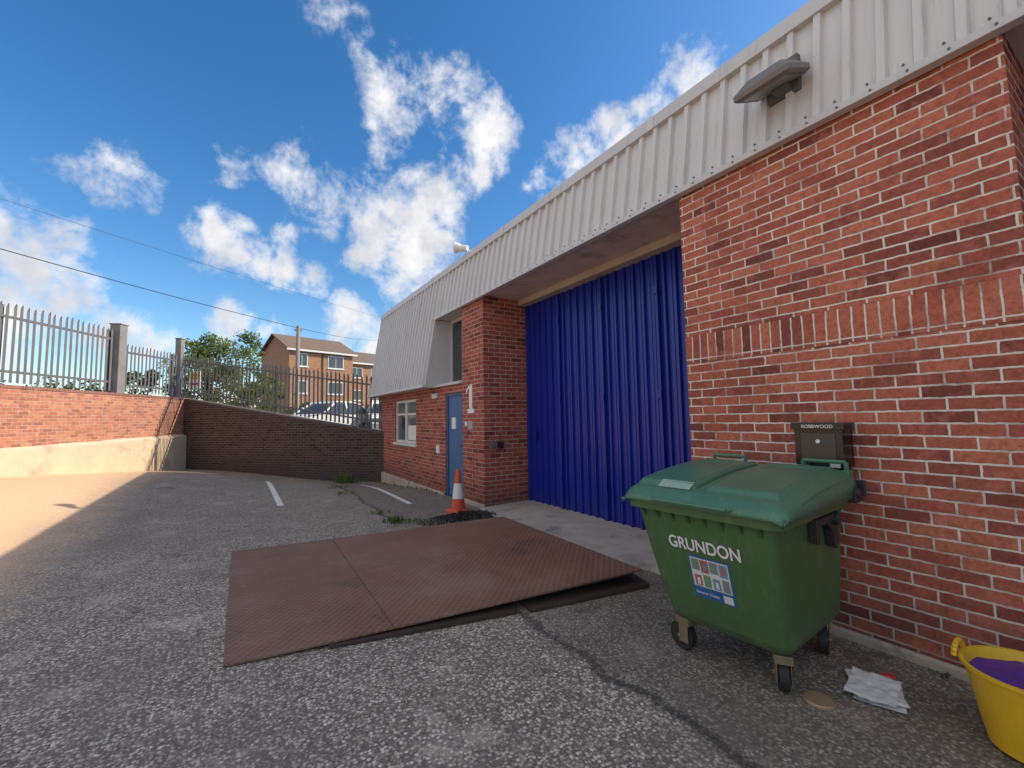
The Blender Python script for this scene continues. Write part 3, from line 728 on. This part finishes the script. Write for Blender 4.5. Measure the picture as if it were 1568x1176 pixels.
for b in border:
    x, y, z = vs[b]; vs.append((x+(x-cxm)*0.012, y+(y-cym)*0.012, 0.975))
nb_ = len(border)
for i in range(nb_): fs.append((border[i], b0+i, b0+(i+1) % nb_, border[(i+1) % nb_]))
ob = mesh('lid', vs, fs, m_lid, wb, smooth=True)
so_ = ob.modifiers.new('es', 'EDGE_SPLIT'); so_.split_angle = rad(40)
sd = ob.modifiers.new('sol', 'SOLIDIFY'); sd.thickness = 0.008
mb = MB()
def tube(pts, r, mi=0, n=8):
    for a, b in zip(pts[:-1], pts[1:]): mb.cyl(a, b, r, n=n, mi=mi)
for (y0, y1) in ((1.76, 2.0), (1.14, 1.38)):
    tube([(3.31, y0, 1.07), (3.30, y0, 1.18), (3.30, y1, 1.18), (3.31, y1, 1.07)], 0.014)
    for y in (y0, y1): mb.box((3.28, y-0.02, 1.05), (3.37, y+0.02, 1.13))
tube([(2.215, 1.34, 1.0), (2.185, 1.36, 1.0), (2.185, 1.80, 1.0), (2.215, 1.82, 1.0)], 0.011)
mb.out('handles', m_lid, wb, bevel=0.003)
mb = MB()
mb.cyl((2.98, 1.17, 0.88), (2.98, 1.10, 0.88), 0.035, n=16); mb.box((2.72, 1.115, 0.875), (3.03, 1.15, 0.915)); mb.box((2.70, 1.12, 0.78), (2.73, 1.17, 0.915))
mb.add([(2.88,1.13,0.915),(3.06,1.13,0.915),(3.06,1.13,0.74),(3.02,1.13,0.70),(2.98,1.13,0.72),(2.95,1.13,0.82),(2.88,1.13,0.86),
        (2.88,1.18,0.915),(3.06,1.18,0.915),(3.06,1.18,0.74),(3.02,1.18,0.70),(2.98,1.18,0.72),(2.95,1.18,0.82),(2.88,1.18,0.86)],
       [(0,1,2,3,4,5,6),(13,12,11,10,9,8,7)]+[(i, i+7, (i+1) % 7+7, (i+1) % 7) for i in range(7)])
mb.cyl((3.24, 1.06, 1.0), (3.24, 1.14, 1.0), 0.033, n=16); mb.box((3.20, 1.07, 0.945), (3.34, 1.12, 1.01)); mb.box((3.34, 1.06, 0.97), (3.365, 1.12, 1.07))
mb.out('brackets', m_dark, wb, bevel=0.006)
mb = MB()
for (x, y, a) in ((2.55, 1.28, 30), (2.55, 1.84, 80), (3.20, 1.30, 200), (3.20, 1.82, 150)):
    Mw = Matrix.Translation((x, y, 0)) @ Matrix.Rotation(rad(a), 4, 'Z')
    for s in (-1, 1): mb.box((-0.035, s*0.034-0.003, 0.055), (0.035, s*0.034+0.003, 0.17), 0, Mw)
    mb.box((-0.05, -0.045, 0.165), (0.05, 0.045, 0.21), 0, Mw)
    mb.cyl(tuple(Mw @ Vector((0.03, -0.024, 0.088))), tuple(Mw @ Vector((0.03, 0.024, 0.088))), 0.086, n=28, mi=1)
    mb.cyl(tuple(Mw @ Vector((0.03, -0.028, 0.088))), tuple(Mw @ Vector((0.03, 0.028, 0.088))), 0.05, n=20, mi=2)
    mb.cyl(tuple(Mw @ Vector((0.03, -0.045, 0.088))), tuple(Mw @ Vector((0.03, 0.045, 0.088))), 0.012, n=10, mi=0)
mb.out('castors', [simple('castor_zinc', (0.25,0.20,0.11), 0.5, 0.4, var=.3, dirt=(0.1,0.07,0.05), dirtamt=.6), simple('castor_rubber', (0.02,0.02,0.02), 0.7), m_dark], wb, bevel=0.004)
def xf(z):
    pts = [(p_[0], p_[1]) for p_ in prof_b]
    for (za, xa), (zb_, xb) in zip(pts[:-1], pts[1:]):
        if z <= zb_: return xa+(xb-xa)*(z-za)/(zb_-za)
    return pts[-1][1]
Yv = Vector((xf(0.72)-xf(0.45), 0, 0.27)).normalized()
Nf = Vector((0, -1, 0)).cross(Yv)
text('lettering', 'GRUNDON', 0.105, Vector((xf(0.735), 1.58, 0.735))+Nf*0.005, (0, -1, 0), Yv, m_white, wb, 0.001, 0.0018, sx=0.80)
def panel_on(y0, y1, z0, z1, lift, mb_, mi=0):
    vs = []
    for (y, z) in ((y0, z0), (y1, z0), (y1, z1), (y0, z1)):
        vs.append(tuple(Vector((xf(z), y, z))+Nf*lift))
    mb_.add(vs, [(0, 3, 2, 1)], mi)
mb = MB()
q0, q1 = 1.44, 1.69
panel_on(q0, q1, 0.42, 0.675, 0.003, mb, 0)
panel_on(q0+.012, q1-.012, 0.49, 0.665, 0.0045, mb, 1)
cols = [2, 3, 4, 5]
for i in range(4):
    a = q0+0.018+i*0.055; b = a+0.048
    panel_on(a, b, 0.583+0.008*(i % 2), 0.658, 0.006, mb, cols[i]); panel_on(a, b-.006, 0.497, 0.570-.008*(i % 2), 0.006, mb, cols[(i*3+1) % 4])
    panel_on(a+.012, b-.016, 0.60, 0.64, 0.0068, mb, cols[(i+2) % 4]); panel_on(a+.010, b-.02, 0.505, 0.545, 0.0068, mb, 1 if i % 2 else 3)
panel_on(q0+.015, q0+.07, 0.43, 0.475, 0.0045, mb, 1)
mb.out('sticker', [simple('sticker_blue', (0.03,0.13,0.32), 0.4), simple('sticker_white', (0.66,0.68,0.68), 0.4), simple('pic_teal', (0.12,0.3,0.36), .5), simple('pic_grey', (0.22,0.24,0.26), .5), simple('pic_red', (0.45,0.12,0.10), .5), simple('pic_green', (0.15,0.32,0.15), .5)], wb)
text('sticker_text', 'General Waste', 0.023, Vector((xf(0.453), 1.605, 0.453))+Nf*0.006, (0, -1, 0), Yv, m_white, wb, 0.0005)
mb = MB()
pts = []
for (x, y) in ((2.30, 1.63), (2.30, 1.84), (2.36, 1.84), (2.36, 1.63)): pts.append((x, y, lidz(x, y)+0.004))
mb.add(pts, [(0, 3, 2, 1)]); mb.out('lid_label', simple('lid_label', (0.30,0.42,0.34), 0.5, var=0.3, scale=60), wb)

# ---------------------------------------------------------------- traffic cone
tc = empty('traffic_cone', (3.05, 6.50, 0.0), 0.3)
mb = MB()
mb.loft([rrect(0, 0, 0.16, 0.16, 0.04, 0.0), rrect(0, 0, 0.16, 0.16, 0.04, 0.035), rrect(0, 0, 0.12, 0.12, 0.05, 0.055)], 0)
cr = lambda z: 0.115-(z-0.05)*(0.085/0.65)
for a, b, mi in ((0.05, 0.22, 0), (0.22, 0.46, 1), (0.46, 0.68, 0)):
    e_ = 0.002 if mi else 0
    mb.cyl((0, 0, a), (0, 0, b), cr(a)+e_, cr(b)+e_, n=32, mi=mi)
mb.out('cone', [simple('cone_orange', (0.60,0.09,0.035), 0.5, dirt=(0.2,0.06,0.04), dirtamt=.5), simple('cone_sleeve', (0.70,0.70,0.68), 0.4, dirt=(0.35,0.33,0.3), dirtamt=.5)], tc)

# ---------------------------------------------------------------- litter, tub
tb = empty('yellow_tub', (2.98, 0.48, 0.0))
mb = MB(); n = 48
def circ(r, z): return [(r*math.cos(2*math.pi*i/n), r*math.sin(2*math.pi*i/n), z) for i in range(n)]
mb.loft([circ(0.13, 0.005), circ(0.155, 0.02), circ(0.175, 0.12), circ(0.20, 0.26), circ(0.215, 0.33), circ(0.228, 0.335), circ(0.228, 0.348), circ(0.212, 0.348), circ(0.200, 0.30)], 0, cap1=False)
for s in (-1, 1):
    P0 = [(math.cos(a)*0.07, s*(0.222+0.01), 0.34+math.sin(a)*0.05) for a in [math.pi*i/10 for i in range(11)]]
    for a, b in zip(P0[:-1], P0[1:]): mb.cyl(a, b, 0.011, n=8, mi=0)
mb.out('tub', [simple('tub_yellow', (0.75,0.45,0.02), 0.4, dirt=(0.4,0.28,0.06), dirtamt=.4)], tb, smooth=False)
vs = [(0, 0, 0.305)]; fs = []
for k in range(1, 9):
    for i in range(n):
        a = 2*math.pi*i/n; r = 0.203*k/8
        z = 0.300+0.025*mn.noise(Vector((r*math.cos(a)*14, r*math.sin(a)*14, 2)))+0.012*(1-k/8)
        vs.append((r*math.cos(a), r*math.sin(a), z))
for i in range(n): fs.append((0, 1+i, 1+(i+1) % n))
for k in range(7):
    for i in range(n): a = 1+k*n+i; b = 1+k*n+(i+1) % n; fs.append((a, a+n, b+n, b))
mesh('purple_contents', vs, fs, simple('purple_cloth', (0.10,0.03,0.26), 0.6, var=.3, scale=20), tb, smooth=True)

pp = empty('litter_paper', (2.93, 1.03, 0.0), rad(20))
vs = []; fs = []; n = 16
for layer, (dx, dy, rz, zz_) in enumerate(((0, 0, 0, 0.004), (0.015, 0.01, 0.2, 0.018), (-0.01, 0.02, -0.15, 0.032))):
    o = len(vs)
    for j in range(n+1):
        for i in range(n+1):
            x = (i/n-0.5)*0.28; y = (j/n-0.5)*0.21
            z = zz_+0.018*abs(mn.noise(Vector((x*7, y*7, layer*7))))+0.06*max(0, x-0.05)*(layer+1)*0.5+0.008*mn.noise(Vector((x*25, y*25, layer)))
            X_ = x*math.cos(rz)-y*math.sin(rz)+dx; Y_ = x*math.sin(rz)+y*math.cos(rz)+dy
            vs.append((X_, Y_, max(0.004, z)))
    for j in range(n):
        for i in range(n): a = o+j*(n+1)+i; fs.append((a, a+1, a+n+2, a+n+1))
mesh('sheets', vs, fs, simple('paper', (0.72,0.72,0.74), 0.7, var=0.12, scale=20), pp)
mb = MB(); mb.box((0.11, -0.08, 0.05), (0.145, -0.03, 0.056)); mb.out('red_tab', simple('tab_red', (0.6,0.04,0.03), 0.5), pp)
ld = empty('tin_lid', (2.60, 1.17, 0.0))
mb = MB(); mb.cyl((0, 0, 0.002), (0, 0, 0.012), 0.072, n=32); mb.cyl((0, 0, 0.0125), (0, 0, 0.018), 0.072, 0.068, n=32, caps=False); mb.out('disc', simple('tin_brown', (0.36,0.26,0.15), 0.5, .2), ld)

# debris pile & loose grit
vs = []; fs = []
def rock(x, y, z, s):
    o = len(vs); pts = [Vector((random.uniform(-1, 1), random.uniform(-1, 1), random.uniform(-.5, .8)))*s for _ in range(4)]
    vs.extend([(x+p.x, y+p.y, max(0.001, z+s*.4+p.z)) for p in pts]); fs.extend([(o, o+1, o+2), (o, o+2, o+3), (o, o+3, o+1), (o+1, o+3, o+2)])
for k in range(2600):
    a = random.random()*2*math.pi; r = random.random()**0.65
    rock(2.94+0.72*r*math.cos(a)+random.gauss(0, .04), 6.0+0.42*r*math.sin(a), max(0, 0.10*(1-r))*random.random(), random.uniform(0.008, 0.034)*(1.2-r*0.7))
mesh('debris_pile', vs, fs, simple('debris', (0.04,0.033,0.027), 0.9, var=.5, scale=20))
vs = []; fs = []
for k in range(700):
    x = random.uniform(-2.5, 3.3); y = random.uniform(0.6, 6.5)
    if 0 < x < 3.1 and 2.7 < y < 6: continue
    rock(x, y, 0, random.uniform(0.004, 0.010))
for k in range(260): rock(3.40+random.gauss(0, .04), random.uniform(0.5, 2.6), 0, random.uniform(0.004, 0.012))
mesh('loose_grit', vs, fs, simple('grit', (0.36,0.31,0.26), 0.9, var=.6, scale=9))

def leafmat(name, cols, sc_=1.2):
    m, nt, bs = newmat(name); co = objco(nt)
    c = nt.ramp(nt.noise(co, sc_, 3, 0.7), [(0.3, cols[0]), (0.5, cols[1]), (0.7, cols[2])])
    df = nt.node('ShaderNodeBsdfDiffuse'); nt.put(df.inputs[0], c)
    tr = nt.node('ShaderNodeBsdfTranslucent'); nt.put(tr.inputs[0], c)
    mx = nt.node('ShaderNodeMixShader'); mx.inputs[0].default_value = 0.4
    nt.l.new(df.outputs[0], mx.inputs[1]); nt.l.new(tr.outputs[0], mx.inputs[2])
    nt.l.new(mx.outputs[0], m.node_tree.nodes['Material Output'].inputs[0])
    m.node_tree.nodes.remove(bs)
    return m
m_leaf = leafmat('leaves', [(0.08,0.12,0.035),(0.18,0.23,0.07),(0.32,0.36,0.13)])
m_leaf2 = leafmat('hedge_leaves', [(0.035,0.06,0.02),(0.07,0.11,0.035),(0.12,0.16,0.055)])
m_bark = simple('bark', (0.10,0.08,0.06), 0.9, var=0.3)
def leaves(clumps, nper, size):
    vs = []; fs = []
    for (cx, cy, cz, r) in clumps:
        for _ in range(nper):
            v = Vector((random.gauss(0, 1), random.gauss(0, 1), random.gauss(0, 1))).normalized()*r*(random.random()**0.45)
            c = Vector((cx, cy, cz))+Vector((v.x, v.y, v.z*0.85)); s = size*random.uniform(0.6, 1.3)
            a = Vector((random.gauss(0, 1), random.gauss(0, 1), random.gauss(0, 1))).normalized(); b = a.orthogonal().normalized()
            b = (Matrix.Rotation(random.random()*6.28, 3, a) @ b)
            t = a.cross(b); o = len(vs)
            vs += [tuple(c-b*s), tuple(c+t*s*0.45), tuple(c+b*s), tuple(c-t*s*0.45)]; fs.append((o, o+1, o+2, o+3))
    return vs, fs
def tree(name, x, y, zb, h, rx, ry, n, seed, mat, size=0.09, nper=110, low=0.25):
    random.seed(seed); root = empty(name)
    cl_ = []
    for _ in range(n):
        a = random.random()*6.28; rr = random.random()**0.5; t = low+(1-low)*random.random()
        env = math.sin(min(1, (t-low)/(1-low)*0.85+0.12)*math.pi)**0.6
        cl_.append((x+rx*rr*env*math.cos(a), y+ry*rr*env*math.sin(a), zb+h*t, random.uniform(0.16, 0.42)*h*0.16/0.3*0.5+0.08))
    vs, fs = leaves(cl_, nper, size); mesh('crown', vs, fs, mat, root)
    mb = MB(); mb.cyl((x, y, zb-0.3), (x+.05, y, zb+h*0.45), 0.11, 0.06, n=10)
    for c in cl_[::3]: mb.cyl((x+.03, y, zb+h*random.uniform(0.2, 0.45)), (c[0], c[1], c[2]), 0.03, 0.008, n=6, caps=False)
    mb.out('trunk', m_bark, root)
tree('garden_tree', -1.05, 21.6, 0.8, 4.15, 1.45, 1.3, 60, 3, m_leaf, 0.075, 120, 0.1)
tree('garden_tree.001', 0.25, 22.6, 0.8, 4.5, 0.95, 1.0, 38, 5, m_leaf, 0.075, 110, 0.2)
tree('garden_tree.002', 0.9, 25.5, 0.8, 3.1, 1.5, 1.0, 30, 9, m_leaf, 0.08, 110, 0.1)
tree('garden_tree.003', -3.1, 21.5, 0.8, 2.6, 1.5, 1.2, 34, 11, m_leaf2, 0.08, 110, 0.1)
random.seed(21)
cl_ = [(random.uniform(-18, -3.4), 24+random.uniform(-1, 1), random.uniform(0.8, 2.55+0.35*math.sin(i)), random.uniform(0.35, 0.65)) for i in range(240)]
vs, fs = leaves(cl_, 90, 0.11); mesh('hedge', vs, fs, m_leaf2)
cl_ = [(random.uniform(1.5, 20), 34+random.uniform(-1, 1), random.uniform(0.7, 2.2+0.4*math.sin(i)), random.uniform(0.4, 0.7)) for i in range(90)]
vs, fs = leaves(cl_, 90, 0.12); mesh('hedge.001', vs, fs, m_leaf2)
random.seed(5)
def weed(name, spots, mat):
    vs = []; fs = []
    for (x, y, r, h, n) in spots:
        for _ in range(n):
            px, py = x+random.gauss(0, r), y+random.gauss(0, r); a = random.random()*6.28; l = h*random.uniform(0.4, 1.1); w = 0.008
            z0 = gh(px, py); dx, dy = math.cos(a)*l*0.6, math.sin(a)*l*0.6; o = len(vs)
            vs += [(px-w*math.sin(a), py+w*math.cos(a), z0), (px+w*math.sin(a), py-w*math.cos(a), z0), (px+dx*.5+w*.7*math.sin(a), py+dy*.5-w*.7*math.cos(a), z0+l*.6), (px+dx*.5-w*.7*math.sin(a), py+dy*.5+w*.7*math.cos(a), z0+l*.6), (px+dx, py+dy, z0+l*0.85)]
            fs += [(o, o+1, o+2, o+3), (o+3, o+2, o+4)]
    mesh(name, vs, fs, mat)
m_weed = leafmat('weed_green', [(0.07,0.12,0.025),(0.12,0.20,0.045),(0.18,0.26,0.07)], 4)
spots = [(2.02, 6.45, 0.08, 0.09, 120), (2.25, 6.25, 0.12, 0.06, 50), (1.95, 7.2, 0.08, 0.05, 40), (2.5, 12.8, 0.12, 0.38, 120), (2.75, 12.6, 0.10, 0.20, 50), (1.9, 9.5, 0.1, 0.08, 50), (1.95, 10.5, 0.15, 0.08, 50), (2.7, 6.1, 0.1, 0.05, 30), (3.42, 0.9, 0.03, 0.05, 14), (3.43, 2.3, 0.03, 0.05, 14)]
for i in range(14): spots.append((3.43, 8.3+i*0.3, 0.05, 0.06, 12))
weed('weeds', spots, m_weed)

# ---------------------------------------------------------------- brick house in the distance
bh = empty('brick_house', (3.66, 41.8, 0.0), rad(16.2))
def houseblock(x0, x1, y0, y1, ze, zr, tag):
    mb = MB(); mb.box((x0, y0, 0.0), (x1, y1, ze)); ym = (y0+y1)/2
    mb.add([(x0, y0, ze), (x0, y1, ze), (x0, ym, zr-0.1)], [(0, 1, 2)]); mb.add([(x1, y0, ze), (x1, y1, ze), (x1, ym, zr-0.1)], [(0, 2, 1)])
    mb.out('walls_'+tag, m_brickh, bh)
    mb = MB(); o = 0.3
    for s, ye in ((1, y0-o), (-1, y1+o)):
        mb.add([(x0-o, ye, ze-0.12), (x1+o, ye, ze-0.12), (x1+o, ym, zr), (x0-o, ym, zr), (x0-o, ye, ze-0.02), (x1+o, ye, ze-0.02), (x1+o, ym, zr+.1), (x0-o, ym, zr+.1)], [(0,1,2,3),(7,6,5,4),(0,4,5,1),(1,5,6,2),(3,7,4,0)])
    mb.out('roof_'+tag, m_rooft, bh)
    mb = MB(); mb.box((x0-o, y0-o-0.05, ze-0.26), (x1+o, y0-o, ze-0.10)); mb.out('fascia_'+tag, m_frame, bh)
houseblock(0, 5.9, 0, 6.5, 7.9, 9.45, 'main')
houseblock(5.95, 14, 1.6, 7.6, 7.4, 8.8, 'wing')
mb = MB()
def hwin(x, z, w, h, y):
    mb.box((x-w/2, y-0.03, z-h/2), (x+w/2, y-0.001, z+h/2), 0)
    mb.box((x-w/2+.07, y-0.045, z-h/2+.07), (x-.03, y-0.031, z+h/2-.07), 1); mb.box((x+.03, y-0.045, z-h/2+.07), (x+w/2-.07, y-0.031, z+h/2-.07), 1)
    mb.box((x-w/2-.06, y-0.09, z-h/2-.08), (x+w/2+.06, y-0.0015, z-h/2-.001), 0)
for x, w in ((1.1, 1.0), (4.2, 1.5)):
    for z in (6.9, 4.5, 2.1): hwin(x, z, w, 1.15, 0)
for x in (7.2, 9.4, 11.8):
    for z in (6.3, 4.0, 1.8): hwin(x, z, 1.3, 1.05, 1.6)
mb.out('windows', [m_frame, m_glass], bh)
boxo('downpipe', (2.9, -0.08, 0), (2.98, -0.003, 7.6), m_dark, bh)

# ---------------------------------------------------------------- pole + wires
tp = empty('telegraph_pole')
mb = MB(); mb.cyl((2.47, 23.8, 0.3), (2.47, 23.8, 6.25), 0.11, 0.085, n=14); mb.box((2.3, 23.75, 6.0), (2.64, 23.85, 6.08)); mb.out('pole', m_wood, tp)
wire('overhead_wire', (2.47, 23.8, 6.15), (-12.4, 6.6, 5.9), 0.25, 0.012, m_dark)
wire('overhead_wire.001', (2.47, 23.8, 6.15), (14, 52, 11.0), 0.2, 0.012, m_dark)
wire('overhead_wire.002', (8.6, 32, 9.1), (-13.5, 9.5, 7.4), 0.2, 0.006, m_dark)

# ---------------------------------------------------------------- parked cars
def car(name, loc, rot, col):
    root = empty(name, loc, rot); pn = 'paint_%d' % len(bpy.data.materials)
    body = [(-2.1,0.30),(-2.15,0.55),(-2.1,0.85),(-1.95,0.95),(-0.95,1.0),(0.95,0.98),(1.7,0.90),(2.05,0.78),(2.15,0.55),(2.1,0.28),(-2.0,0.25)]
    def cat(t): return 1-0.10*(abs(t)/2.15)**4
    mb = MB(); rings = []
    for (yy, s) in ((-0.84, 0.97), (-0.88, 0.99), (0.88, 0.99), (0.84, 0.97)):
        rings.append([(x*s, yy*cat(x), 0.6+(z-0.6)*s) for x, z in body])
    mb.loft(rings, 0)
    cab = [(-1.75,0.96),(-1.25,1.36),(-0.7,1.45),(0.15,1.45),(0.95,0.98)]
    r2 = []
    for yy in (-0.60, 0.60):
        r2.append([(x, (0.62 if z > 1.2 else 0.78)*(1 if yy > 0 else -1), z) for x, z in cab])
    mb.loft([r2[0], r2[1]], 1)
    mb.loft([[(x, y, z) for x, z in ((-1.30,1.35),(-0.7,1.45),(0.15,1.45),(0.27,1.39))]+[(x, y, z+0.05) for x, z in ((0.27,1.37),(0.15,1.45),(-0.7,1.46),(-1.30,1.34))] for y in (-0.65, 0.65)], 0)
    for s in (-1, 1):
        for a, b in (((-1.75, 0.96), (-1.27, 1.37)), ((0.95, 0.98), (0.17, 1.46)), ((-0.35, 0.98), (-0.35, 1.44))):
            mb.cyl((a[0], s*0.785, a[1]), (b[0], s*0.63, b[1]), 0.04, n=6, mi=0)
        for x in (-1.3, 1.35):
            mb.cyl((x, s*0.72, 0.31), (x, s*0.895, 0.31), 0.31, n=24, mi=2); mb.cyl((x, s*0.89, 0.31), (x, s*0.905, 0.31), 0.2, n=16, mi=3)
        mb.box((2.02, s*0.62-0.16, 0.62), (2.11, s*0.62+0.16, 0.76), 3); mb.box((-2.13, s*0.66-0.12, 0.66), (-2.05, s*0.66+0.12, 0.84), 4)
    mb.out('car_body', [simple(pn, col, 0.25, var=0.03, spec=0.8), m_glass, m_dark, m_galv, simple(pn+'_lamp', (0.4,0.02,0.02), 0.3)], root, bevel=0.02)
car('parked_car', (3.2, 19.6, 0.80), rad(215), (0.72,0.73,0.74))
car('parked_car.001', (5.7, 19.6, 0.80), rad(260), (0.68,0.69,0.70))
car('parked_car.002', (7.6, 26.5, 0.80), rad(190), (0.08,0.09,0.11))
